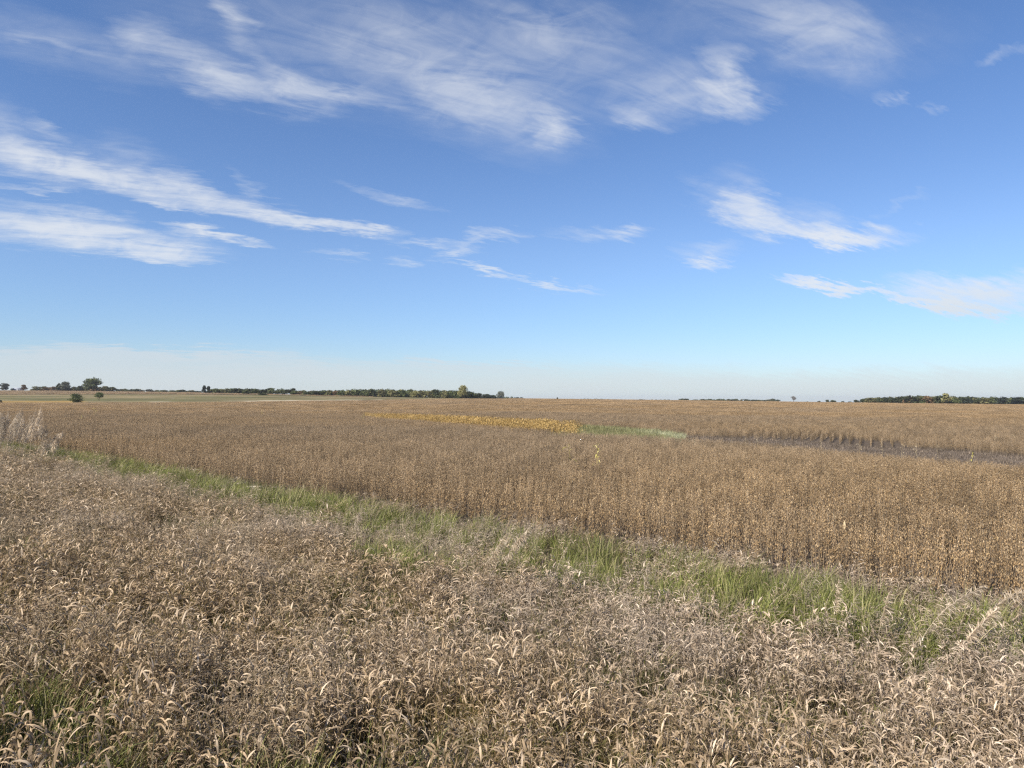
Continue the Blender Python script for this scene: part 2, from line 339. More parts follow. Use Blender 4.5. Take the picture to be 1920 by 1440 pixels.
def strips(mb, base, az, e0, curl, L, W, seg, tint, mi=0, twist=None, power=1.0, taper=1.0, fold=0.0):
    """curved leaf blades"""
    n = len(base); az = np.broadcast_to(az, (n,)); p = np.array(base, float); P = [p.copy()]; D = []
    for k in range(seg):
        e = e0-curl*((k+.5)/seg)**power
        dv = np.stack([np.cos(e)*np.cos(az), np.cos(e)*np.sin(az), np.sin(e)], 1); D.append(dv)
        p = p+dv*(L/seg)[:, None]; P.append(p.copy())
    D.append(D[-1]); side = np.stack([-np.sin(az), np.cos(az), np.zeros(n)], 1)
    prof = [max(.04, (math.sin(math.pi*(.12+.86*(k/seg)**taper)))) for k in range(seg+1)]
    vs = []
    for k in range(seg+1):
        nv = np.cross(side, D[k]); tw = (twist*k/seg)[:, None] if twist is not None else 0.
        sd_ = side*np.cos(tw)+nv*np.sin(tw); wv = sd_*(W*prof[k]*.5)[:, None]
        vs += [P[k]-wv, P[k]+wv]
    v = np.stack(vs, 1).reshape(-1, 3); nv = 2*(seg+1); b0 = np.arange(n)[:, None]*nv
    f = np.concatenate([b0+np.array([[2*k, 2*k+1, 2*k+3, 2*k+2]]) for k in range(seg)], 0)
    mb.add(v, f, np.repeat(np.broadcast_to(tint, (n,)), nv), mi); return P
def tubes(mb, P, r0, r1, tint, mi=0, sides=3):
    """tapered tubes through stations P (list of (n,3))"""
    n = len(P[0]); K = len(P); r0 = np.broadcast_to(r0, (n,)); r1 = np.broadcast_to(r1, (n,)); vs = []
    for k in range(K):
        dv = P[min(k+1, K-1)]-P[max(k-1, 0)]; dv = dv/np.maximum(np.linalg.norm(dv, axis=1, keepdims=True), 1e-6)
        up = np.where(np.abs(dv[:, 2:3]) > .9, np.array([[1., 0, 0]]), np.array([[0, 0, 1.]]))
        a = np.cross(dv, up); a /= np.maximum(np.linalg.norm(a, axis=1, keepdims=True), 1e-6); c = np.cross(dv, a)
        r = (r0+(r1-r0)*k/(K-1))[:, None]
        for q in range(sides):
            an = 2*math.pi*q/sides; vs.append(P[k]+(a*math.cos(an)+c*math.sin(an))*r)
    v = np.stack(vs, 1).reshape(-1, 3); nv = sides*K; b0 = np.arange(n)[:, None]*nv
    f = np.concatenate([b0+np.array([[k*sides+q, k*sides+(q+1) % sides, (k+1)*sides+(q+1) % sides, (k+1)*sides+q]]) for k in range(K-1) for q in range(sides)], 0)
    mb.add(v, f, np.repeat(np.broadcast_to(tint, (n,)), nv), mi)
def spindles(mb, c, dv, L, W, tint, mi=0, sides=3):
    """pods: tapered at both ends, bulging in the middle"""
    n = len(c); dv = dv/np.linalg.norm(dv, axis=1, keepdims=True)
    up = np.where(np.abs(dv[:, 2:3]) > .9, np.array([[1., 0, 0]]), np.array([[0, 0, 1.]]))
    a = np.cross(dv, up); a /= np.linalg.norm(a, axis=1, keepdims=True); q = np.cross(dv, a)
    vs = [c-dv*(L/2)[:, None]]
    for k in range(sides):
        an = 2*math.pi*k/sides+.4; vs.append(c+a*(math.cos(an)*W/2)[:, None]+q*(math.sin(an)*W*.35)[:, None]+dv*(L*.05)[:, None])
    vs.append(c+dv*(L/2)[:, None]); v = np.stack(vs, 1).reshape(-1, 3); nv = sides+2; b0 = np.arange(n)[:, None]*nv
    f = np.concatenate([np.concatenate([b0+np.array([[0, 1+(k+1) % sides, 1+k]]), b0+np.array([[sides+1, 1+k, 1+(k+1) % sides]])], 0) for k in range(sides)], 0)
    mb.add(v, f, np.repeat(np.broadcast_to(tint, (n,)), nv), mi)
def obj(name, me, parent=None, loc=None, rz=None):
    o = bpy.data.objects.new(name, me); C.objects.link(o)
    if parent is not None: o.parent = parent
    if loc is not None: o.location = loc
    if rz is not None: o.rotation_euler = (0, 0, rz)
    return o
def tag(o, label=None, cat=None, group=None, kind=None):
    for k, v in (('label', label), ('category', cat), ('group', group), ('kind', kind)):
        if v: o[k] = v
    return o
_gn = {}
def scatter(name, pts, rot, scl, idx, tone, meshes, label, cat):
    """one object of stuff: meshes instanced on points by geometry nodes"""
    col_ = bpy.data.collections.new(name+'_kinds')
    for k, me in enumerate(meshes): col_.objects.link(bpy.data.objects.new('%s_kind_%03d' % (name, k), me))
    me = bpy.data.meshes.new(name); n = len(pts); me.vertices.add(n); me.vertices.foreach_set('co', np.asarray(pts, np.float32).ravel())
    a = me.attributes.new('rot', 'FLOAT_VECTOR', 'POINT'); a.data.foreach_set('vector', np.asarray(rot, np.float32).ravel())
    a = me.attributes.new('scl', 'FLOAT_VECTOR', 'POINT'); a.data.foreach_set('vector', np.asarray(scl, np.float32).ravel())
    a = me.attributes.new('idx', 'INT', 'POINT'); a.data.foreach_set('value', np.asarray(idx, np.int32))
    a = me.attributes.new('tone', 'FLOAT', 'POINT'); a.data.foreach_set('value', np.asarray(tone, np.float32))
    o = obj(name, me); tag(o, label, cat, None, 'stuff')
    ng = bpy.data.node_groups.new(name+'_scatter', 'GeometryNodeTree')
    ng.interface.new_socket('Geometry', in_out='INPUT', socket_type='NodeSocketGeometry'); ng.interface.new_socket('Geometry', in_out='OUTPUT', socket_type='NodeSocketGeometry')
    N = ng.nodes; gi = N.new('NodeGroupInput'); go = N.new('NodeGroupOutput'); ip = N.new('GeometryNodeInstanceOnPoints'); ci = N.new('GeometryNodeCollectionInfo')
    ci.inputs['Collection'].default_value = col_; ci.inputs['Separate Children'].default_value = True; ci.inputs['Reset Children'].default_value = True
    def na(nm, ty):
        q = N.new('GeometryNodeInputNamedAttribute'); q.data_type = ty; q.inputs[0].default_value = nm; return q.outputs[0]
    lk = ng.links.new
    lk(gi.outputs[0], ip.inputs['Points']); lk(ci.outputs[0], ip.inputs['Instance']); ip.inputs['Pick Instance'].default_value = True
    lk(na('idx', 'INT'), ip.inputs['Instance Index']); lk(na('rot', 'FLOAT_VECTOR'), ip.inputs['Rotation']); lk(na('scl', 'FLOAT_VECTOR'), ip.inputs['Scale'])
    lk(ip.outputs[0], go.inputs[0])
    o.modifiers.new('scatter', 'NODES').node_group = ng
    return o
def on_land(X, Y, dz=0.): return np.stack([X, Y, tz(X, Y)+dz], 1)

# ------------------------------------------------------------------ ground
ang = np.concatenate([np.arange(-180, -50, 5.), np.arange(-50, 50, .5), np.arange(50, 180, 5.)])
rad = np.concatenate([np.linspace(.4, 20, 60)[:-1], np.linspace(20, 130, 100)[:-1], np.linspace(130, 300, 34)[:-1], np.linspace(300, 1150, 110)[:-1], np.geomspace(1150, 9000, 30)])
A, Rr = np.meshgrid(np.radians(ang), rad); X = Rr*np.sin(A); Y = Rr*np.cos(A)
na_, nr_ = len(ang), len(rad)
V = np.stack([X, Y, tz(X, Y)], 2).reshape(-1, 3)
V = np.concatenate([V, [[0, 0, float(tz(0., .01))]]])
ii, jj = np.meshgrid(np.arange(nr_-1), np.arange(na_), indexing='ij'); j2 = (jj+1) % na_
Q = np.stack([ii*na_+jj, (ii+1)*na_+jj, (ii+1)*na_+j2, ii*na_+j2], 2).reshape(-1, 4)[:, ::-1]
T = np.stack([np.full(na_, len(V)-1), (np.arange(na_)+1) % na_, np.arange(na_)], 1)
mb = MB(); mb.add(V, Q, 0.); mb.f.append(T); mb.fm.append((len(T), 0))
gme = mb.mesh('ground', [M['ground']])
x, y = V[:, 0], V[:, 1]; s_, t_ = st(x, y); u_, z_ = uz(x, y)
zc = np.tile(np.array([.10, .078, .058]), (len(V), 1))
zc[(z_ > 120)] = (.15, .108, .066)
zc[s_ < EDGE-.3] = (.085, .07, .042)
bm = bare(x, y); zc[bm] = (.13, .103, .08)
mm = meadow(x, y); nz = fbm(x*.012, y*.03, 31)[:, None]
nz = np.clip((nz-.3)*2.4, 0, 1)
zc = np.where(mm[:, None], np.array([.10, .094, .04])*(1-nz)+np.array([.19, .15, .08])*nz, zc)
q_ = z_-zmeadow(u_); band = mm & (q_ < 62+5*np.sin(x*.03)) & (q_ > 36) & (u_ > -.52) & (vnoise(x*.03, y*.01, 8) > .25); zc[band] = (.36, .31, .22)
orange = mm & (u_ < -.61) & (q_ < 85); zc[orange] = (.25, .165, .055)
dk = mm & (z_ > ztop(u_)-14) & (u_ < -.28); zc[dk] = (.07, .062, .03)
ridge = (u_ < -.15) & (z_ >= ztop(u_)); zc[ridge] = (.22, .165, .10)
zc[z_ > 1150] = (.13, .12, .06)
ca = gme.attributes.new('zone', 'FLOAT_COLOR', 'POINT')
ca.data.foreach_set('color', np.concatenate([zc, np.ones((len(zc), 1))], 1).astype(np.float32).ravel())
gme.polygons.foreach_set('use_smooth', [True]*len(gme.polygons))
tag(obj('ground', gme), kind='structure')

# ------------------------------------------------------------------ plant kinds
def soy_plants(mb, bx, by, npod, detail):
    """leafless ripe soybean plants: stem, side branches, hanging pods, a few shrivelled leaves"""
    n = len(bx); h = U_(.72, .98, n); la = U_(0, 6.28, n); lean = U_(0, .14, n)
    top = np.stack([bx+np.cos(la)*lean*h, by+np.sin(la)*lean*h, h], 1); bot = np.stack([bx, by, np.zeros(n)], 1)
    mid = (top+bot)/2+rng.normal(0, .012, (n, 3))
    tubes(mb, [bot, mid, top], .0055 if detail else .008, .003 if detail else .005, U_(0, 1, n), 1)
    if detail:
        nb_ = 3; k = np.repeat(np.arange(n), nb_); f = U_(.15, .5, n*nb_)[:, None]
        b0 = bot[k]*(1-f)+top[k]*f; a = U_(0, 6.28, n*nb_); L = U_(.2, .4, n*nb_)
        b1 = b0+np.stack([np.cos(a)*L*.25, np.sin(a)*L*.25, L*.95], 1); tubes(mb, [b0, b1], .003, .0015, U_(0, 1, n*nb_), 1)
    k = np.repeat(np.arange(n), npod); m = len(k); f = U_(.16, 1.02, m)**.85
    a = U_(0, 6.28, m); r = np.abs(rng.normal(0, .042, m))*(1.25-.6*f)+.012
    c = bot[k]*(1-f[:, None])+top[k]*f[:, None]+np.stack([np.cos(a)*r, np.sin(a)*r, U_(-.03, .03, m)], 1)
    tilt = U_(.05, .75, m); dv = np.stack([np.cos(a)*np.sin(tilt), np.sin(a)*np.sin(tilt), -np.cos(tilt)], 1)
    sz = 1. if detail else 1.35
    spindles(mb, c, dv, U_(.045, .075, m)*sz, U_(.013, .020, m)*sz, np.clip(rng.beta(1.6, 1.8, m), 0, 1), 0, 4 if detail else 3)
    nl = int(n*(2.2 if detail else 1.2)); k = rng.integers(0, n, nl); f = U_(.2, .9, nl)[:, None]
    c = bot[k]*(1-f)+top[k]*f; a = U_(0, 6.28, nl)
    strips(mb, c, a, U_(-.2, .6, nl), U_(.8, 2.2, nl), U_(.06, .11, nl), U_(.015, .035, nl), 3, U_(0, 1, nl), 2, U_(-2, 2, nl))
SOYM = [M['pod'], M['soystem'], M['soyleaf']]
def soy_row(length, npl, npod, detail, rows=1, sp=.5, jit=.15):
    mb = MB(); bx = []; by = []
    for r_ in range(rows):
        by.append(U_(-length/2, length/2, npl)); bx.append((r_-(rows-1)/2)*sp+rng.normal(0, jit, npl))
    soy_plants(mb, np.concatenate(bx), np.concatenate(by), npod, detail); return mb.mesh('soybean_row', SOYM)
def soy_far(size, npl, npod, big):
    """the same plants, fewer and bigger pods, for rows seen from far off"""
    mb = MB(); n = npl; bx = U_(-size/2, size/2, n); by = U_(-size/2, size/2, n); h = U_(.7, 1.0, n)
    k = np.repeat(np.arange(n), npod); m = len(k); f = U_(.15, 1., m); a = U_(0, 6.28, m); r = np.abs(rng.normal(0, .06*big, m))*(1.2-.6*f)
    c = np.stack([bx[k]+np.cos(a)*r, by[k]+np.sin(a)*r, h[k]*f], 1); dv = rng.normal(0, .5, (m, 3)); dv[:, 2] = 1
    spindles(mb, c, dv, U_(.07, .13, m)*big, U_(.03, .05, m)*big, rng.beta(1.6, 1.8, m), 0, 3); return mb.mesh('soybean_far', SOYM)

def curled_tuft(n, hgt=.8):
    """dry broad-leaved grass: upright stems, leaves curled over like hooks"""
    mb = MB(); r = .17*np.sqrt(U_(0, 1, n)); a = U_(0, 6.28, n); b0 = np.stack([r*np.cos(a), r*np.sin(a), np.zeros(n)], 1)
    h = hgt*U_(.55, 1.05, n); la = U_(0, 6.28, n); ln = np.abs(rng.normal(.06, .10, n))*h
    top = b0+np.stack([np.cos(la)*ln, np.sin(la)*ln, h], 1); mid = (b0+top)/2-np.stack([np.cos(la)*ln*.12, np.sin(la)*ln*.12, 0*h], 1)
    tubes(mb, [b0, mid, top], .0022, .0011, rng.beta(1.5, 1.7, n), 1)
    per = 7; k = np.repeat(np.arange(n), per); m = len(k); f = (.18+.84*U_(0, 1, m)**.65)[:, None]
    c = np.where(f < .5, b0[k]*(1-2*f)+mid[k]*2*f, mid[k]*(2-2*f)+top[k]*(2*f-1))
    strips(mb, c, U_(0, 6.28, m), U_(.8, 1.45, m), U_(.5, 3.1, m), U_(.07, .155, m), U_(.0085, .016, m), 5, np.clip(rng.beta(1.7, 1.5, m)*(.5+.55*f[:, 0]), 0, 1), 0, U_(-2.2, 2.2, m), 1.5)
    bk = 1; ba = U_(0, 6.28, bk); bl = U_(.25, .6, bk); bz = U_(.25, .7, bk); q0 = np.stack([U_(-.15, .15, bk), U_(-.15, .15, bk), bz], 1); q1 = q0+np.stack([np.cos(ba)*bl*.8, np.sin(ba)*bl*.8, bl*U_(-.5, .6, bk)], 1)
    tubes(mb, [q0, q1], .0028, .0016, U_(.6, 1, bk), 0)      # broken straws
    g = int(n*1.0); r = .18*np.sqrt(U_(0, 1, g)); a = U_(0, 6.28, g)
    strips(mb, np.stack([r*np.cos(a), r*np.sin(a), np.zeros(g)], 1), U_(0, 6.28, g), U_(1.1, 1.5, g), U_(.3, 1.4, g), U_(.25, .55, g), U_(.005, .009, g), 4, rng.beta(1, 2.2, g), 1, U_(-1, 1, g), 1.6)
    return mb.mesh('curled_grass_tuft', [M['dry'], M['stem']])
def seed_tuft(n, hgt=.82):
    """thin greyish grass with loose open seed heads"""
    mb = MB(); r = .17*np.sqrt(U_(0, 1, n)); a = U_(0, 6.28, n); b0 = np.stack([r*np.cos(a), r*np.sin(a), np.zeros(n)], 1)
    h = hgt*U_(.65, 1.1, n); la = rng.normal(.3, 1.0, n); ln = np.abs(rng.normal(.12, .12, n))*h
    top = b0+np.stack([np.cos(la)*ln, np.sin(la)*ln, h], 1); mid = (b0+top)/2-np.stack([np.cos(la)*ln*.15, np.sin(la)*ln*.15, 0*h], 1)
    tubes(mb, [b0, mid, top], .0018, .0008, U_(.1, .9, n), 0)
    per = 8; k = np.repeat(np.arange(n), per); m = len(k); f = (.80+.22*U_(0, 1, m))[:, None]; c = mid[k]*(2-2*f)+top[k]*(2*f-1); a = U_(0, 6.28, m); r = U_(.0, .04, m)
    c = c+np.stack([np.cos(a)*r, np.sin(a)*r, U_(-.02, .01, m)], 1); dv = np.stack([np.cos(a)*.6+np.cos(la[k])*.5, np.sin(a)*.6+np.sin(la[k])*.5, U_(-.6, .7, m)], 1)
    spindles(mb, c, dv, U_(.02, .045, m), U_(.005, .010, m), U_(.2, 1, m), 0, 3)
    per = 4; k = np.repeat(np.arange(n), per); m = len(k); f = (.1+.8*U_(0, 1, m))[:, None]; c = b0[k]*(1-f)+top[k]*f
    strips(mb, c, U_(0, 6.28, m), U_(.7, 1.3, m), U_(1.2, 3.4, m), U_(.09, .2, m), U_(.005, .010, m), 4, U_(0, .9, m), 0, U_(-2, 2, m), 1.4)
    return mb.mesh('seed_grass_tuft', [M['fine']])
def green_tuft(n, hgt=.45):
    mb = MB(); r = .16*np.sqrt(U_(0, 1, n)); a = U_(0, 6.28, n); b0 = np.stack([r*np.cos(a), r*np.sin(a), np.zeros(n)], 1)
    strips(mb, b0, rng.normal(.2, 1.2, n), U_(1.15, 1.55, n), U_(.3, 1.7, n), hgt*U_(.6, 1.25, n), U_(.004, .008, n), 5, np.clip(rng.beta(2, 2.2, n), 0, 1), 0, U_(-1, 1, n), 1.7)
    q = max(1, n//5); k = rng.integers(0, n, q)
    strips(mb, b0[k], U_(0, 6.28, q), U_(1.1, 1.5, q), U_(.2, 1.2, q), hgt*U_(.9, 1.5, q), U_(.004, .007, q), 4, U_(.9, 1, q), 0, U_(-1, 1, q), 1.7)
    return mb.mesh('green_grass_tuft', [M['green']])
def golden_tuft(n):
    mb = MB(); bx = U_(-.5, .5, n); by = U_(-.5, .5, n); c = np.stack([bx, by, U_(.2, 1.0, n)], 1)
    strips(mb, c, U_(0, 6.28, n), U_(.2, 1.3, n), U_(.5, 2.5, n), U_(.1, .25, n), U_(.04, .08, n), 2, U_(0, 1, n), 0, U_(-1, 1, n)); return mb.mesh('golden_plants', [M['gold']])
def wet_tuft(n):
    mb = MB(); b0 = np.stack([U_(-.5, .5, n), U_(-.5, .5, n), np.zeros(n)], 1)
    strips(mb, b0, U_(0, 6.28, n), U_(1.0, 1.5, n), U_(.3, 1.5, n), U_(.25, .55, n), U_(.015, .03, n), 3, U_(0, 1, n), 0, U_(-1, 1, n)); return mb.mesh('wet_grass_tuft', [M['wet']])
def residue_tuft(n):
    mb = MB(); b0 = np.stack([U_(-.5, .5, n), U_(-.5, .5, n), np.zeros(n)], 1)
    strips(mb, b0, U_(0, 6.28, n), U_(.1, 1.5, n), U_(-.3, .8, n), U_(.1, .4, n), U_(.012, .025, n), 2, rng.beta(1.2, 2, n), 0, U_(-1, 1, n)); return mb.mesh('residue_stubble', [M['residue']])

# ------------------------------------------------------------------ verge: dry and green grass
def verge_points(d0, d1, dens):
    area_s, s0, t0, t1 = EDGE+1.2+1.5, -1.5, -4., 82.
    n = int(dens*area_s*(t1-t0)); s = U_(s0, s0+area_s, n); t = U_(t0, t1, n); X, Y = xy(s, t); dd = np.hypot(X, Y)
    k = (dd > d0) & (dd < d1) & (Y > .6) & (np.abs(X) < Y*.95+1.2)
    return X[k], Y[k], s[k], t[k]
pts = [[], [], []]; rots = [[], [], []]; scs = [[], [], []]; tons = [[], [], []]
for (d0, d1, dens, big) in ((1.7, 9, 27, 1.), (9, 18, 17, 1.2), (18, 34, 8.5, 1.6), (34, 84, 4.2, 2.2)):
    X, Y, s, t = verge_points(d0, d1, dens); g = greenness(s, t); n = len(X)
    edge_out = (s > EDGE-.15+.3*(t < 17)+(fbm(X*.5, Y*.5, 3)-.5)*.7) | ((s > 12.6) & (t > 22.5) & (t < 31))
    pn = fbm(X*.55, Y*.55, 44); thin = fbm(X*.9+9, Y*.9, 47)
    seedy = np.clip((s-5.5)/4, 0, 1)*.4+(pn-.52)*2.+np.clip((t-9)/14, 0, .25)*(s > 1.5)
    kind = np.where(U_(0, 1, n) < np.clip(seedy, 0.02, .75), 1, 0)
    keep = (U_(0, 1, n) > np.clip(g*1.2, 0, .86)) & ~edge_out & (U_(0, 1, n) < .38+thin*1.15)
    hsc = big**.2*(.66+.5*fbm(X*.6, Y*.6, 51))*np.interp(s, [0, 8, 10, 12, 13.5], [1.05, .98, .8, .62, .66])
    for kd in (0, 1):
        k = keep & (kind == kd); m = k.sum()
        pts[kd].append(on_land(X[k], Y[k], -.01)); rots[kd].append(np.stack([rng.normal(.05, .10, m), rng.normal(.03, .10, m), U_(0, 6.28, m)], 1))
        q = U_(.85, 1.15, m); scs[kd].append(np.stack([q*big, q*big, q*hsc[k]], 1))
        tons[kd].append(np.clip(.05+.6*np.clip((s[k]-1.5)/8, 0, 1)+np.clip(X[k]/9, -.32, .3)+(pn[k]-.5)*1.6+rng.normal(0, .15, m), 0, 1))
    under = (thin < .5) & (U_(0, 1, n) < .16)
    k = ((U_(0, 1, n) < g) | under) & ~(s > EDGE+.1+(fbm(X*.5, Y*.5, 3)-.5)*.7); m = k.sum()
    pts[2].append(on_land(X[k], Y[k], -.01)); rots[2].append(np.stack([rng.normal(0, .1, m), rng.normal(0, .1, m), rng.normal(0, .5, m)], 1))
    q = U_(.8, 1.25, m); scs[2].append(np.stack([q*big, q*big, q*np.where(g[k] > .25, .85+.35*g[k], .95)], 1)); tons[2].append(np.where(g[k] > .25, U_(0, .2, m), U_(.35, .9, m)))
NK = 14
def place(i, name, meshes, label, cat):
    P = np.concatenate(pts[i]); scatter(name, P, np.concatenate(rots[i]), np.concatenate(scs[i]), rng.integers(0, len(meshes), len(P)), np.concatenate(tons[i]), meshes, label, cat)
    return len(P)
n0 = place(0, 'dry_grass', [curled_tuft(random.choice((9, 11, 13)), random.choice((.62, .74, .8, .9))) for _ in range(NK+8)], 'dense dry tan grass with curled leaves covering the foreground bank', 'grass')
n1 = place(1, 'seed_grass', [seed_tuft(9) for _ in range(NK)], 'thin greyish dry grass with loose seed heads behind the curled grass', 'grass')
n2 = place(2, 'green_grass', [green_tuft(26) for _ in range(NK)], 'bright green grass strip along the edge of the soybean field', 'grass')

# ------------------------------------------------------------------ soybean crop
RD = R(27); RX, RY = (math.cos(RD), -math.sin(RD)), (math.sin(RD), math.cos(RD))     # rows run along RY
FRONT_T = (-1., 17.)
def rows(seg, sp, z0, z1, ulim=.98):
    ext = z1*1.6; ks = np.arange(-ext/sp, ext/sp+1); js = np.arange(-20, z1*1.15/seg+1)
    K, J = np.meshgrid(ks*sp, js*seg); K = K.ravel(); J = J.ravel()+U_(-.2, .2, K.size)*seg*.3
    X = K*RX[0]+J*RY[0]; Y = K*RX[1]+J*RY[1]
    k = (Y > 4) & (np.abs(X) < Y*ulim+3)
    X, Y = X[k], Y[k]; u, z = uz(X, Y); k = (z >= z0) & (z < z1) & cropfield(X, Y)
    return X[k], Y[k]
def hidden(X, Y):
    """dips no one looking over the rise from near the road can see into"""
    u, z = uz(X, Y); zc_ = np.interp(u, U, ZC); top = tz(X, Y)+1.3
    return (z > zc_*1.15) & (top < EYE-(EYE-1.0)/zc_*z)
def comb(X, Y):
    """rows ending at the drowned strip, seen end-on with open gaps between"""
    u, z = uz(X, Y); hi = np.interp(u, BARE_U, BARE_HI); return (u > .33) & (u < .56) & (z > hi-3) & (z < hi+12)
crop = []
X, Y = rows(1., .46, 5, 46); s, t = st(X, Y); k = ~((s < EDGE+.85) & (t > FRONT_T[0]) & (t < FRONT_T[1])); crop.append((X[k], Y[k], 0, 10, 1.))
X, Y = rows(2., .5, 46, 160); k = ~hidden(X, Y) & ~comb(X, Y); crop.append((X[k], Y[k], 10, 8, 1.))
X, Y = rows(2., 1.0, 46, 130); k = comb(X, Y); crop.append((X[k], Y[k], 30, 4, 1.))
X, Y = rows(3., 3., 160, 290); crop.append((X, Y, 18, 6, 1.))
X, Y = rows(6., 6., 290, 900, .85); u, z = uz(X, Y); k = z < np.interp(u, [-.75, -.2, 0, .37, .75], [440, 540, 760, 700, 560]); crop.append((X[k], Y[k], 24, 6, 1.))
X, Y = rows(6., 6., 640, 1080, .85); u, z = uz(X, Y); k = (u < -.2) & (z > ztop(u)); ridge_crop = (X[k], Y[k])
meshes = [soy_row(1.06, 15, 28, True) for _ in range(10)]+[soy_row(2.06, 22, 13, False) for _ in range(8)]+[soy_far(3.2, 215, 9, 1.15) for _ in range(6)]+[soy_far(6.3, 420, 6, 2.0) for _ in range(6)]+[soy_row(2.06, 22, 14, False, 1, .5, .02) for _ in range(4)]
P, RO, SC, ID, TN = [], [], [], [], []
for (X, Y, i0, ni, sc_) in crop:
    n = len(X); P.append(on_land(X, Y, -.01)); flip = rng.integers(0, 2, n)*math.pi
    RO.append(np.stack([np.zeros(n), np.zeros(n), -RD+flip], 1)); hh = .86+.28*fbm(X*.06, Y*.06, 61)
    SC.append(np.stack([np.ones(n)]*2+[hh*U_(.93, 1.07, n)], 1)); ID.append(rng.integers(i0, i0+ni, n))
    TN.append(np.clip((fbm(X*.03, Y*.05, 71)-.5)*2.2+.2+np.clip((Y-25)/90, 0, .2), 0, 1))
scatter('soybean_crop', np.concatenate(P), np.concatenate(RO), np.concatenate(SC), np.concatenate(ID), np.concatenate(TN), meshes, 'ripe brown soybean crop covering the wide field to the horizon', 'crop')
n3 = len(np.concatenate(P))
X, Y = ridge_crop; n = len(X)
scatter('ridge_crop', on_land(X, Y), np.stack([np.zeros(n)]*2+[U_(0, 6.28, n)], 1), np.ones((n, 3)), rng.integers(0, 6, n), np.full(n, .9), meshes[24:30], 'pale tan crop on the far ridge above the green meadow', 'crop')

# front rank of plants, one by one
def split_single():
    a = MB(); soy_plants(a, np.zeros(1), np.zeros(1), 32, True); out_ = {}
    for sl, nm in ((1, 'stem'), (0, 'pods'), (2, 'withered_leaves')):
        q = MB(); off = 0
        for v, tt, f, (cnt, mi) in zip(a.v, a.t, a.f, a.fm):
            if mi == sl: q.add(v, f-off, tt, 0)
            off += len(v)
        out_[nm] = q.mesh(nm, [SOYM[sl]])
    return out_
kinds = [split_single() for _ in range(5)]
cnt = 0
while cnt < 300:
    s = EDGE+random.uniform(-.02, .95); t = random.uniform(*FRONT_T); X, Y = xy(s, t)
    kx = (X*RX[0]+Y*RX[1])/.5; 
    if abs(kx-round(kx)) > .34 or not bool(cropfield(np.array([X]), np.array([Y]))[0]): continue
    e = bpy.data.objects.new('soybean_plant', None); C.objects.link(e); e.location = (X, Y, float(tz(X, Y))-.01); e.rotation_euler = (0, 0, random.uniform(0, 6.28))
    q = random.uniform(.9, 1.12); e.scale = (q, q, q); e.empty_display_size = .1
    tag(e, 'dry brown soybean plant in the front rank beside the green grass strip', 'soybean plant', 'soybean plants in the front rank')
    for nm, me in kinds[cnt % 5].items():
        c = obj(nm, me, e)
        if nm != 'stem': c['kind'] = 'stuff'
    cnt += 1

# ------------------------------------------------------------------ golden strip, wet patch, valley residue
def fill(mask, x0, x1, y0, y1, sp):
    gx, gy = np.meshgrid(np.arange(x0, x1, sp), np.arange(y0, y1, sp)); X = gx.ravel()+U_(-.4, .4, gx.size)*sp; Y = gy.ravel()+U_(-.4, .4, gx.size)*sp
    k = mask(X, Y); return X[k], Y[k]
def spread(name, XY, meshes, label, cat, tone, hz=(.8, 1.2)):
    X, Y = XY; n = len(X)
    scatter(name, on_land(X, Y), np.stack([np.zeros(n)]*2+[U_(0, 6.28, n)], 1), np.stack([np.ones(n)]*2+[U_(*hz, n)], 1), rng.integers(0, len(meshes), n), tone(X, Y), meshes, label, cat)
spread('golden_crop', fill(golden, -34, 14, 55, 142, .8), [golden_tuft(110) for _ in range(5)], 'narrow strip of golden yellow crop in the middle of the brown field', 'crop', lambda X, Y: X*0, (1.05, 1.5))
spread('wet_patch_grass', fill(wetpatch, 2, 30, 46, 112, .75), [wet_tuft(120) for _ in range(5)], 'low green and pale weeds at the right end of the golden strip', 'weeds',
       lambda X, Y: np.clip((uz(X, Y)[0]-.16)*9+(fbm(X*.3, Y*.3, 81)-.5)*2.4, 0, 1), (1.2, 2.0))
spread('valley_residue', fill(bare, 8, 75, 22, 102, .95), [residue_tuft(60) for _ in range(4)], 'dark grey stubble and residue in the drowned strip of the field', 'stubble', lambda X, Y: X*0)

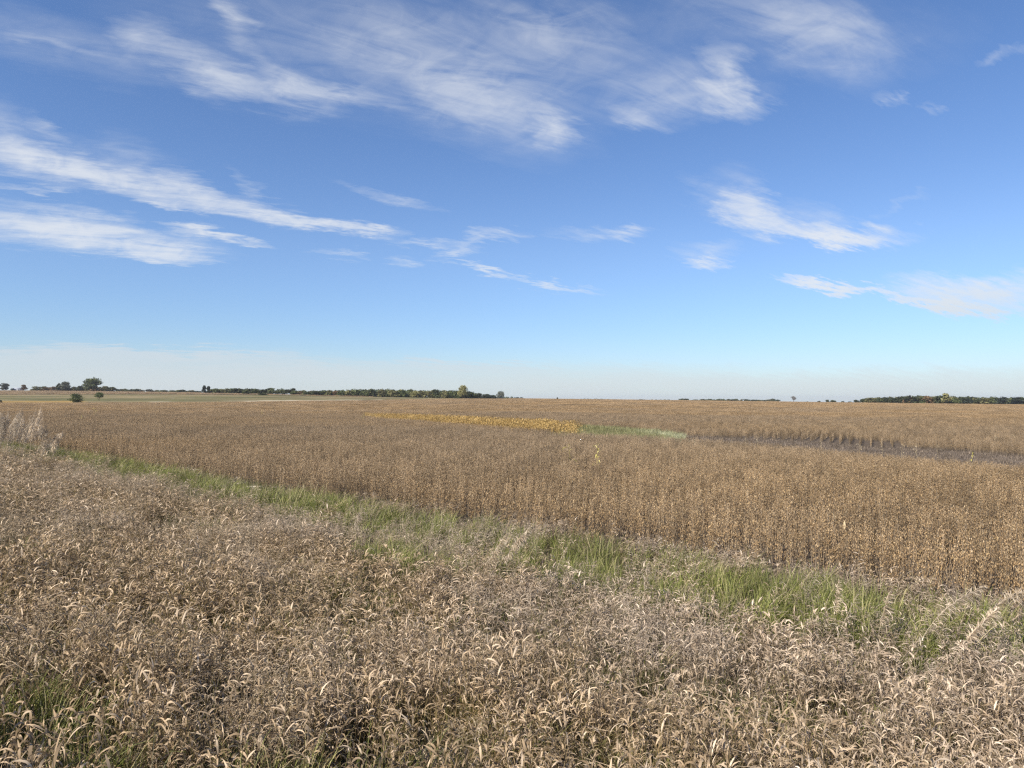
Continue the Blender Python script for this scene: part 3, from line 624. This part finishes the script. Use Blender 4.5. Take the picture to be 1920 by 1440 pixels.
# ------------------------------------------------------------------ trees
def crown_mesh(kind, w_, h_, z0, n, leaf, lobes=11, mat='mid'):
    mb = MB(); L = []
    for k in range(lobes):
        a = random.uniform(0, 6.28); q = random.random()**.6; zf = random.random()
        if kind == 'cone': rr = (1-zf)*.5*w_; L.append((math.cos(a)*rr*q*.6, math.sin(a)*rr*q*.6, z0+zf*h_*.9, max(.18*w_, rr*.75), h_*.16))
        else:
            prof = math.sqrt(max(.05, 1-(2*zf-.9)**2/1.25)) if kind == 'round' else (.75+.25*math.sin(zf*3))
            L.append((math.cos(a)*q*w_*.36*prof, math.sin(a)*q*w_*.36*prof, z0+h_*((.1 if z0 > .03 else .0)+.8*zf), w_*random.uniform(.16, .27), h_*random.uniform(.13, .22)))
    L = np.array(L); k = rng.integers(0, len(L), n); dv = rng.normal(0, 1, (n, 3)); dv /= np.linalg.norm(dv, axis=1, keepdims=True); r = U_(.45, 1.08, n)[:, None]
    c = L[k, :3]+dv*r*np.stack([L[k, 3], L[k, 3], L[k, 4]], 1)
    c[:, 2] = np.maximum(c[:, 2], .015)
    a = rng.normal(0, 1, (n, 3)); a /= np.linalg.norm(a, axis=1, keepdims=True); q = np.cross(a, rng.normal(0, 1, (n, 3))); q /= np.linalg.norm(q, axis=1, keepdims=True)
    sz = (leaf*U_(.6, 1.35, n))[:, None]
    v = np.stack([c-a*sz, c+q*sz*.55, c+a*sz, c-q*sz*.6], 1).reshape(-1, 3); f = np.arange(n)[:, None]*4+np.array([[0, 1, 2, 3]])
    mb.add(v, f, np.repeat(np.clip(.2+.6*vnoise(c[:, 0]*1.1+9, c[:, 2]*1.1+5, 3)+rng.normal(0, .14, n), 0, 1), 4)); return mb.mesh('crown', [M['tree_'+mat]]), L
def trunk_mesh(h_, r0, L, z0):
    mb = MB(); n = 1; P = [np.array([[random.gauss(0, .02)*h_*k, random.gauss(0, .02)*h_*k, h_*k-.2]]) for k in (0, .33, .66, 1.)]
    tubes(mb, P, r0, r0*.3, .5, 0, 7)
    for l in L[:6]:
        f = random.uniform(.3, .75); p0 = P[0]*(1-f)+P[-1]*f; p1 = l[None, :3]; tubes(mb, [p0, (p0+p1)/2+np.array([[0, 0, -.08*h_]]), p1], r0*.38, r0*.1, .5, 0, 5)
    return mb.mesh('trunk', [M['bark']])
KIN = {}
def kin(kind, mat, dims, nvar=4):
    key = (kind, mat, dims)
    if key not in KIN:
        KIN[key] = []
        for _ in range(nvar):
            w_, h_, z0 = dims; big = kind == 'oak'; me, L = crown_mesh('round' if big else kind, w_, h_-z0, z0, 2200 if big else 700, .045 if big else .08, 34 if big else 18, mat)
            KIN[key].append((me, trunk_mesh(h_*.72, .028*h_, L, z0)))
    return random.choice(KIN[key])
def tree(name, px, Yd, top, basey, mat, kind, label, group=None, wpx=None, cat='tree', z0=.18, zland=None):
    """a tree at photo column px standing Yd metres off; its crown reaches photo height top, its foot basey"""
    X = (px-HX)/F*Yd; g = float(tz(X, Yd)); zt = EYE-(top-HY)/F*Yd
    hh = max(1.2, zt-g); wd = (wpx/F*Yd) if wpx else hh*random.uniform(.75, 1.05)
    me, tr = kin(kind, mat, (1., 1., z0))
    e = bpy.data.objects.new(name, None); C.objects.link(e); e.location = (X, Yd, g-.1); e.rotation_euler = (0, 0, random.uniform(0, 6.28)); e.scale = (wd, wd, hh); e.empty_display_size = .1
    tag(e, label, cat, group); obj('crown', me, e); obj('trunk', tr, e); return e
MIX = ['dark', 'mid', 'mid', 'olive', 'olive', 'dark', 'rust', 'yellow']
CW = {'dark': 'dark green', 'mid': 'mid green', 'olive': 'olive green', 'rust': 'rust brown', 'yellow': 'yellowing', 'grey': 'pale grey-green', 'conifer': 'blackish green'}
def belt(x0, x1, step, Yd, topf, mats, place_, group, wide=2.1, jit=2.2, rows_=1, kind='round', noun='tree', z0=.02):
    xx = x0
    while xx < x1:
        for r_ in range(rows_):
            mt = random.choice(mats); tp = topf(xx)+random.uniform(-.5, 1)*jit*(1 if r_ == 0 else .6)
            p = xx+random.uniform(-.4, .4)*step; yd = Yd*(1+r_*.035+random.uniform(-.012, .012))
            e = tree(noun, p, yd, tp, 0, mt, kind, '%s %s %s' % (CW[mt], noun.replace('_', ' '), place_), group, wpx=step*random.uniform(wide*.9, wide*1.5), z0=z0)
        xx += step*random.uniform(.75, 1.25)
# left horizon
belt(62, 215, 9, 1010, lambda x: 723.5, ['mid', 'olive', 'dark', 'rust', 'olive'], 'in the hedge line on the left ridge', 'trees of the left ridge hedge', 1.9, 1.5)
belt(218, 372, 8, 1130, lambda x: 728+(x-218)*.02, ['dark', 'mid', 'olive'], 'in the low far belt left of the dark conifers', 'trees of the low far belt', 1.9, 1.5)
tree('oak_tree', 175, 985, 708.5, 731, 'mid', 'oak', 'big round lone tree towering over the left ridge hedge', wpx=38)
tree('tree', 122, 1000, 716, 731, 'grey', 'oak', 'pale green tree with domed crown standing above the left ridge hedge', wpx=20)
tree('tree', 110, 1000, 719, 731, 'dark', 'round', 'narrow dark tree beside the pale domed tree on the left ridge', wpx=11)
tree('tree', 9, 1000, 718, 731, 'grey', 'round', 'thin pale tree at the far left end of the horizon', wpx=17)
tree('tree', 45, 1000, 721.5, 731, 'rust', 'round', 'reddish tree beside the white farmhouse on the left ridge', wpx=13)
tree('tree', 22, 1000, 728, 731, 'dark', 'round', 'tiny dark bush left of the white farmhouse', wpx=7, cat='bush', z0=.02)
# middle left
for k, (px, tp) in enumerate(((383, 723), (391, 724))):
    tree('conifer_tree', px, 860, tp, 738, 'conifer', 'cone', ('left' if k == 0 else 'right')+' one of the two dark pointed conifers left of the long wood', wpx=15, z0=.03)
belt(397, 482, 7.5, 885, lambda x: 727.5, ['mid', 'olive', 'dark', 'mid'], 'in the belt right of the two pointed conifers', 'trees right of the conifers', 1.9, 1.8, 2)
belt(484, 556, 9.5, 900, lambda x: 728.5, ['dark', 'mid', 'dark'], 'in the open row with sky showing between trunks', 'trees of the open row', 1.7, 1.6, 1, z0=.15)
tree('shrub', 461, 800, 730, 741, 'mid', 'round', 'rounded green shrub standing before the belt at the meadow top', wpx=18, cat='shrub', z0=.02)
tree('shrub', 491, 780, 735, 742, 'dark', 'round', 'low spreading dark shrub before the open tree row', wpx=26, cat='shrub', z0=.02)
belt(556, 640, 8, 870, lambda x: 731.5-(x-556)*.01, ['olive', 'rust', 'mid', 'mid', 'dark'], 'in the left part of the long wood', 'trees of the long wood, left part', 2.0, 2.2, 2)
belt(640, 884, 8.5, 870, lambda x: 728+abs(x-720)*.022, ['mid', 'olive', 'mid', 'dark', 'olive', 'yellow'], 'in the main part of the long wood behind the meadow', 'trees of the long wood, main part', 2.0, 2.6, 2)
tree('poplar_tree', 868, 850, 723, 745, 'yellow', 'oak', 'tall pale yellow-green tree at the right end of the long wood', wpx=20)
belt(880, 930, 6.5, 900, lambda x: 734.5+(x-880)*.13, ['conifer', 'dark', 'conifer'], 'in the dark clump right of the pale yellow-green tree', 'dark trees at the end of the long wood', 2.0, 2., 2, 'round', 'tree')
tree('tree', 938, 1900, 733, 747, 'grey', 'oak', 'hazy pale square-topped tree alone right of the long wood', wpx=19)
belt(948, 980, 6, 2100, lambda x: 742.5, ['grey', 'mid'], 'in the small hazy clump right of the pale square-topped tree', 'small hazy trees', 1.6, 1.5)
for k, (px, tp, lab) in enumerate(((936, 745.5, 'tiny dark bush on the skyline left of the small hazy trees'), (951.5, 745.5, 'tiny dark bush on the skyline below the small hazy trees'), (1045, 744.5, 'lone tiny dark bush on the bare skyline right of centre'))):
    tree('bush', px, 690, tp, 748, 'dark', 'round', lab, wpx=4, cat='bush', z0=.02)
# far right of centre
belt(1042, 1142, 6, 2300, lambda x: 747.2, ['mid', 'grey', 'dark'], 'in the faint far row at the middle of the skyline', 'trees of the faint far row', 1.7, 1.)
belt(1192, 1255, 6, 2100, lambda x: 748., ['dark', 'mid'], 'in the tiny far row left of the domed clump', 'trees of the tiny far row', 1.7, 1.5)
belt(1279, 1296, 6, 1500, lambda x: 747.0, ['olive', 'dark'], 'in the small domed clump on the right half of the skyline', 'trees of the small domed clump', 1.9, .8)
belt(1306, 1466, 7, 1500, lambda x: 747.6, ['dark', 'mid', 'dark', 'olive'], 'in the long low belt left of the bare tree', 'trees of the low belt', 2.0, 1.6)
tree('bush', 1345, 690, 750, 754, 'dark', 'round', 'small dark bush in front of the long low belt', wpx=6, cat='bush', z0=.02)
tree('bush', 1431, 640, 752, 757, 'dark', 'round', 'low wide dark bush at the field edge before the low belt', wpx=14, cat='bush', z0=.02)
for k, (px, tp, wp, lab) in enumerate(((1514, 752.5, 6, 'tiny bush just right of the bare tree'), (1536, 751.5, 8, 'small bush left of the dark rounded clump'), (1552, 749.3, 9, 'left dark rounded tree between bare tree and right wood'),
        (1563, 749, 13, 'larger dark rounded tree between bare tree and right wood'), (1580, 752, 9, 'small dark tree left of the right wood'), (1594, 752, 9, 'low dark tree close to the right wood'), (1608, 748.5, 14, 'domed dark tree at the left end of the right wood'))):
    tree('tree', px, 900, tp, 757, 'dark', 'round', lab, wpx=wp, z0=.05)
belt(1622, 1700, 9, 900, lambda x: 746-(x-1622)*.055, ['dark', 'mid', 'olive', 'dark'], 'in the left part of the right wood', 'trees of the right wood, left part', 2.1, 2.4, 2)
belt(1700, 1790, 9, 890, lambda x: 741, ['mid', 'olive', 'yellow', 'dark', 'rust', 'olive'], 'in the middle of the right wood', 'trees of the right wood, middle part', 2.0, 2.6, 2)
belt(1790, 1990, 9, 885, lambda x: 743+(x-1790)*.01, ['dark', 'dark', 'mid', 'conifer', 'olive'], 'in the dark right end of the right wood', 'trees of the right wood, right part', 2.1, 2.6, 2)
tree('tree', 1772, 870, 738, 758, 'yellow', 'round', 'tall pale tree rising above the middle of the right wood', wpx=22)
# two small trees in the left meadow
X, Y = hit(142, 755, 0., 300); tree('shrub', 142, Y, 736.5, 755, 'mid', 'oak', 'bushy rounded green shrub at the lower edge of the left meadow', wpx=27, cat='shrub', z0=.0)
X, Y = hit(186, 752, 0., 300); tree('tree', 186, Y, 735.5, 752, 'mid', 'oak', 'small leaning tree with visible trunk right of the meadow shrub', wpx=18, z0=.45)
X, Y = hit(2, 757, 0., 300); tree('bush', 0, Y, 749, 757, 'dark', 'round', 'dark bush cut by the left frame edge in the meadow', wpx=8, cat='bush', z0=.0)
# bare tree
def bare_tree(px, Yd, top, label):
    X = (px-HX)/F*Yd; g = float(tz(X, Yd)); hh = EYE-(top-HY)/F*Yd-g
    e = bpy.data.objects.new('bare_tree', None); C.objects.link(e); e.location = (X, Yd, g-.1); tag(e, label, 'tree')
    mb = MB(); P = [np.array([[0, 0, 0.]]), np.array([[.05, 0, hh*.3]]), np.array([[.1, 0, hh*.55]])]; tubes(mb, P, .24, .15, .5, 0, 7); obj('trunk', mb.mesh('trunk', [M['bark']]), e)
    mb = MB()
    def br(p, dv, L, r, dep):
        q = p+dv*L; tubes(mb, [p[None], ((p+q)/2+np.array([0, 0, -.05*L]))[None], q[None]], r, r*.55, .5, 0, 4)
        if dep:
            for _ in range(3):
                d2 = dv+np.array([random.gauss(0, .55), random.gauss(0, .55), random.gauss(.1, .35)]); d2 /= np.linalg.norm(d2); br(p+dv*L*random.uniform(.5, 1), d2, L*.7, max(.05, r*.62), dep-1)
    for k in range(11):
        a = k*.9; d0 = np.array([math.cos(a)*.8, math.sin(a)*.8, random.uniform(.4, 1.1)]); d0 /= np.linalg.norm(d0); br(np.array([.07, 0, hh*random.uniform(.3, .55)]), d0, hh*.24, .12, 3)
    obj('limbs', mb.mesh('limbs', [M['bark']]), e)
bare_tree(1488, 620, 741.5, 'leafless bare tree standing alone on the skyline')

# ------------------------------------------------------------------ farmhouse on the left ridge
M['white'] = plain('white_siding', (.74, .75, .76), .7, .06, 2); M['roof'] = plain('grey_roof', (.30, .32, .36), .8, .1, 2); M['glass'] = plain('window_glass', (.05, .06, .07), .2, .1, 2)
def boxm(name, c, sz, m, parent):
    mb = MB(); q = np.array([[x_, y_, z_] for x_ in (-.5, .5) for y_ in (-.5, .5) for z_ in (-.5, .5)])*np.array(sz)+np.array(c)
    mb.add(q, [[0, 1, 3, 2], [4, 6, 7, 5], [0, 4, 5, 1], [2, 3, 7, 6], [0, 2, 6, 4], [1, 5, 7, 3]], .5); return obj(name, mb.mesh(name, [m]), parent)
Yh = 1010; Xh = (33-HX)/F*Yh; e = bpy.data.objects.new('farmhouse', None); C.objects.link(e); e.location = (Xh, Yh, float(tz(Xh, Yh))-.1); tag(e, 'small white farmhouse with grey roof on the left ridge', 'house')
boxm('wall', (0, 0, 1.5), (11, 7, 3.), M['white'], e)
mb = MB(); mb.add([[-5.9, -4.1, 2.95], [5.9, -4.1, 2.95], [5.9, 4.1, 2.95], [-5.9, 4.1, 2.95], [-5.9, 0, 4.9], [5.9, 0, 4.9]], [[0, 1, 5, 4], [2, 3, 4, 5], [3, 2, 1, 0]], .5); mb.f.append(np.array([[0, 4, 3], [1, 2, 5]])); mb.fm.append((2, 0))
obj('roof', mb.mesh('roof', [M['roof']]), e)
for xw in (-3.3, 0., 3.3): boxm('window', (xw, -3.53, 1.6), (1.2, .1, 1.3), M['glass'], e)

# ------------------------------------------------------------------ volunteer corn plants standing out of the beans
def corn_parts(hh, nleaf, mat, droop=1., ll=1.):
    a = MB(); la = random.uniform(0, 6.28); P = [np.array([[0, 0, 0.]]), np.array([[math.cos(la)*.02, math.sin(la)*.02, hh*.5]]), np.array([[math.cos(la)*.08, math.sin(la)*.08, hh]])]
    tubes(a, P, .013, .004, .4, 0, 5); c = MB(); n = nleaf; f = np.linspace(.3, .95, n); az_ = np.arange(n)*math.pi+random.uniform(0, 3)+rng.normal(0, .5, n)
    base = P[0]*(1-f[:, None])+P[2]*f[:, None]
    strips(c, base, az_, U_(.7, 1.2, n), U_(1.2, 2.6, n)*droop, U_(.3, .6, n)*hh**.5*ll, U_(.045, .07, n), 6, U_(.2, 1, n), 0, U_(-.8, .8, n), 1.3)
    ta = MB(); m = 7; strips(ta, np.repeat(P[2], m, 0), U_(0, 6.28, m), U_(.9, 1.5, m), U_(.1, .8, m), U_(.12, .22, m), np.full(m, .008), 3, U_(.5, 1, m), 0)
    return [('stalk', a.mesh('stalk', [mat])), ('leaves', c.mesh('leaves', [mat])), ('tassel', ta.mesh('tassel', [mat]))]
CK = {'y': [corn_parts(1.35, 9, M['corn'], 1.2, .7) for _ in range(4)], 'd': [corn_parts(1.35, 8, M['corndry'], 1.5, .5) for _ in range(4)]}
def corn(px, py, kd, hgt, label, group=None, y0=14.):
    """the plant's visible top sits at photo point (px, py)"""
    X, Y = hit(px, py, hgt*.93, y0)
    e = bpy.data.objects.new('corn_plant', None); C.objects.link(e); e.location = (X, Y, float(tz(X, Y))); e.rotation_euler = (random.gauss(0, .06), random.gauss(0, .06), random.uniform(0, 6.28)); q = hgt/1.4; e.scale = (q*1.1, q*1.1, q); tag(e, label, 'corn plant', group)
    for nm, me in random.choice(CK[kd]):
        c = obj(nm, me, e)
        if nm == 'leaves': c['kind'] = 'stuff'
for a in ((1072, 840, 'y', 1.45, 'yellow-green corn plant with curled leaves, left of the pair mid field'), (1119, 838, 'y', 1.5, 'yellow-green corn plant with drooping leaves, right of the pair mid field'),
          (177, 768, 'y', 1.8, 'bright yellow corn plant standing out of the beans at the left'), (94, 771, 'd', 1.7, 'pale dry corn plant nearest the tall grass at the far left'), (153, 780, 'y', 1.3, 'low yellow corn plant left of the bright yellow one'),
          (680, 777, 'y', 1.6, 'yellow corn plant at the left tip of the golden strip'), (490, 770, 'y', 1.7, 'small yellow corn plant between left corn and golden strip'), (424, 771, 'd', 1.5, 'tiny pale corn plant in the left half of the field'),
          (1822, 851, 'y', 1.3, 'yellow-green corn plant growing in the dark strip at the right')): corn(*a)
FL = [(1725, 760), (1822, 772), (1848, 803), (1866, 818), (1902, 815), (1782, 800), (1655, 832), (1720, 836), (1397, 826), (1422, 824), (1541, 828), (1573, 792), (1624, 800), (1655, 798), (1372, 822), (1438, 792), (1405, 786), (1429, 790), (1236, 785), (1383, 772), (1451, 763), (1516, 773), (1530, 764), (1712, 762), (1800, 768), (1842, 766), (1662, 795), (1612, 836), (945, 786), (884, 800), (1262, 793), (1178, 775), (1145, 783), (1020, 771), (1690, 858), (1760, 838)]
for (px, py) in FL: corn(px, py, 'd', 1.25, 'pale dry corn plant poking out of the far brown beans', 'pale corn plants in the far beans', 50.)
# broken corn stalk leaning in the near beans
X, Y = hit(1640, 985, .8, 12.); e = bpy.data.objects.new('corn_stalk', None); C.objects.link(e); e.location = (X, Y, float(tz(X, Y))); tag(e, 'bent pale corn stalk leaning left above the near beans at the right', 'corn stalk')
for k, (nm, me) in enumerate(corn_parts(1.4, 4, M['corndry'], .3, .4)):
    c = obj(nm, me, e); c.rotation_euler = (.15, -.75, 0)
    if nm == 'leaves': c['kind'] = 'stuff'

# ------------------------------------------------------------------ tall seeded stalks in the verge
def reed(p0, p1, bow, rp, label, group=None, plume=.38, dens=70, thick=.0035):
    """a stalk from p0 to p1 with a one-sided drooping plume near its tip"""
    p0 = np.array(p0); p1 = np.array(p1); n = 9; L = np.linalg.norm(p1-p0); ts = np.linspace(0, 1, n)
    side = (p1-p0); side[2] = 0; side = side/max(1e-6, np.linalg.norm(side)); P = [(p0+(p1-p0)*t+np.array([0, 0, 1.])*bow*L*math.sin(math.pi*t)*.6-side*bow*L*math.sin(math.pi*t)*.5)-p0 for t in ts]
    e = bpy.data.objects.new('reed_stalk', None); C.objects.link(e); e.location = tuple(p0); tag(e, label, 'reed', group)
    a = MB(); tubes(a, [q[None] for q in P], thick, thick*.4, .6, 0, 4); obj('stem', a.mesh('stem', [M['reed']]), e)
    dens = int(dens*2.4); c = MB(); f = U_(1-plume, 1.0, dens); PP = np.array(P); base = np.stack([np.interp(f, ts, PP[:, k]) for k in range(3)], 1); az0 = math.atan2(side[1], side[0])
    q = np.sin(np.clip((f-(1-plume))/plume, 0, 1)*math.pi*.8+.45)
    strips(c, base, az0+rng.normal(0, .9, dens), U_(-.1, 1.0, dens), U_(.6, 1.8, dens), rp*U_(.6, 1.2, dens)*q+.02, U_(.005, .011, dens)*(thick/.0035)**.8, 4, U_(0, 1, dens), 0, U_(-1, 1, dens)); pl = obj('plume', c.mesh('plume', [M['reed']]), e); pl['kind'] = 'stuff'
    l = MB(); m = 3; f = U_(.25, .6, m); base = np.stack([np.interp(f, ts, PP[:, k]) for k in range(3)], 1); strips(l, base, U_(0, 6.28, m), U_(.5, 1.1, m), U_(1., 2.4, m), U_(.15, .3, m), U_(.008, .012, m), 5, U_(.2, 1, m), 0, U_(-1, 1, m), 1.3); lo = obj('leaves', l.mesh('leaves', [M['reed']]), e); lo['kind'] = 'stuff'
def reed_px(bx_, by_, tx_, ty_, Yd, bow, rp, label, group=None, plume=.38, dens=70, lean=0.):
    u = (bx_-HX)/F; X = u*Yd; p0 = np.array([X, Yd, float(tz(X, Yd))]); Y2 = Yd+lean; p1 = np.array([(tx_-HX)/F*Y2, Y2, EYE-(ty_-HY)/F*Y2]); reed(p0, p1, bow, rp, label, group, plume, dens)
reed_px(1545, 1290, 1623, 1082, 9.0, .02, .10, 'tall thin straw stalk leaning right above the right end of green strip', None, .5, 26)
reed_px(1700, 1290, 1848, 1098, 9.0, .16, .16, 'arching seed plume over the beans, left of the broad plume at right', None, .5, 110)
reed_px(1770, 1330, 1872, 1140, 8.6, .10, .17, 'broad pale seed plume leaning right near the right edge', None, .5, 150)
reed_px(1800, 1300, 1935, 1104, 8.8, .22, .15, 'bowed seed plume cut by the right frame edge', None, .42, 110)
reed_px(1640, 1270, 1668, 1110, 9.4, .05, .13, 'upright greyish plume between the thin straw stalk and arching plume', None, .5, 100)
reed_px(1560, 1250, 1572, 1088, 9.8, .03, .10, 'short upright plume left of the thin straw stalk', None, .5, 80)
reed_px(1640, 1330, 1752, 1172, 8.4, .04, .06, 'bare straw stalk slanting below the arching plume', None, .3, 18)
reed_px(860, 1110, 906, 972, 12.5, .04, .10, 'left slanting stalk of the clump at the middle of field edge', None, .4, 50)
reed_px(880, 1120, 968, 957, 12.0, .03, .09, 'tallest slanting stalk of the clump at the middle of field edge', None, .35, 50)
reed_px(905, 1125, 968, 972, 11.8, .03, .08, 'second tallest slanting stalk at the middle of field edge', None, .3, 40)
reed_px(915, 1130, 997, 985, 11.6, .12, .17, 'fluffy cream plume right of the slanting stalks at field edge', None, .5, 150)
reed_px(890, 1110, 950, 1000, 11.9, .08, .16, 'small fluffy plume among the slanting stalks at field edge', None, .5, 120)
reed_px(1010, 1130, 1062, 1026, 11.2, .03, .07, 'short bare stalk right of the fluffy cream plume', None, .35, 30)
reed_px(1205, 1180, 1215, 1055, 10.8, .04, .09, 'lone upright stalk before the beans, left of the green strip end', None, .4, 60)
reed_px(660, 1060, 672, 962, 16.5, .05, .12, 'pale stalk at the field edge left of the slanting clump', None, .5, 80)
for k in range(95):       # tall pale stand at the far left
    Yd = random.uniform(36, 52); px = random.triangular(-80, 105, -10); X = (px-HX)/F*Yd; g = float(tz(X, Yd)); top = g+random.uniform(1.7, 2.9)*(1 if px < 70 else .62)
    reed((X, Yd, g), (X+random.uniform(.1, .7), Yd+random.uniform(-.2, .3), top), random.uniform(.02, .15), random.uniform(.2, .34), 'tall pale plumed reed in the stand at the left edge', 'tall reeds at the left edge', .55, 90, .008)

# ------------------------------------------------------------------ pale debris on the bare soil at the field edge
M['wood'] = plain('bleached_wood', (.56, .48, .38), .85, .25, 14)
def plank(px, py, L, W, rz, label, name='board', th=.03, tilt=0.):
    X, Y = hit(px, py, .03, 10.); mb = MB(); n = 5; xs = np.linspace(-L/2, L/2, n); vs = []
    for i, x_ in enumerate(xs):
        ww = W*(.5 if i not in (0, n-1) else random.uniform(.22, .42)); oy = random.gauss(0, .01)
        vs += [[x_, -ww+oy, 0], [x_, ww+oy, 0], [x_, ww*.9+oy, th], [x_, -ww*.9+oy, th]]
    f = [[4*i+q, 4*i+(q+1) % 4, 4*i+4+(q+1) % 4, 4*i+4+q] for i in range(n-1) for q in range(4)]+[[3, 2, 1, 0], [4*n-4, 4*n-3, 4*n-2, 4*n-1]]
    mb.add(vs, f, .5); o = obj(name, mb.mesh(name, [M['wood']]), None, (X, Y, float(tz(X, Y))+.04)); o.rotation_euler = (tilt, random.gauss(0, .04), rz); tag(o, label, 'debris')
plank(476, 915, .62, .12, .25, 'largest bleached board on bare soil at the field edge', th=.06, tilt=.25)
plank(481, 918.5, .5, .06, -.15, 'narrow bleached board just below the largest one', 'board')
plank(472, 921, .2, .06, 1.3, 'short pale stick pointing towards the grass under the boards', 'stick')
plank(436, 905, .32, .05, .9, 'pale stick at the left of the debris on soil', 'stick')
plank(444, 908, .3, .06, -.3, 'pale curved husk left of the boards', 'husk')
plank(457, 906, .3, .03, .8, 'thin pale stick behind the boards by the beans', 'stick')
plank(505, 920.5, .16, .07, .2, 'tiny pale husk right of the boards', 'husk')
plank(297, 874, .45, .08, .5, 'pale husk on soil further left along the field edge', 'husk')
plank(317, 879, .5, .06, -.2, 'long pale stalk piece on soil at the left field edge', 'stick')
plank(1458, 1098, .25, .05, .4, 'small pale stalk piece in the gap of the near beans', 'stick')
print('COUNTS', n0, n1, n2, n3)

# ------------------------------------------------------------------ thin autumn haze over the whole plain
HZ = True
if HZ:
    mh = bpy.data.materials.new('haze'); mh.use_nodes = True; mh.node_tree.nodes.clear(); hb = NB(mh.node_tree)
    pv = hb.n('ShaderNodeVolumePrincipled'); pv.inputs['Color'].default_value = (.90, .92, .95, 1); pv.inputs['Density'].default_value = 6e-5; pv.inputs['Anisotropy'].default_value = .2
    oo = hb.n('ShaderNodeOutputMaterial'); mh.node_tree.links.new(pv.outputs[0], oo.inputs['Volume'])
    hzo = boxm('haze', (0, 0, -28), (18600, 18600, 124), mh, None); tag(hzo, 'thin pale haze lying over the whole plain', 'haze', None, 'stuff')
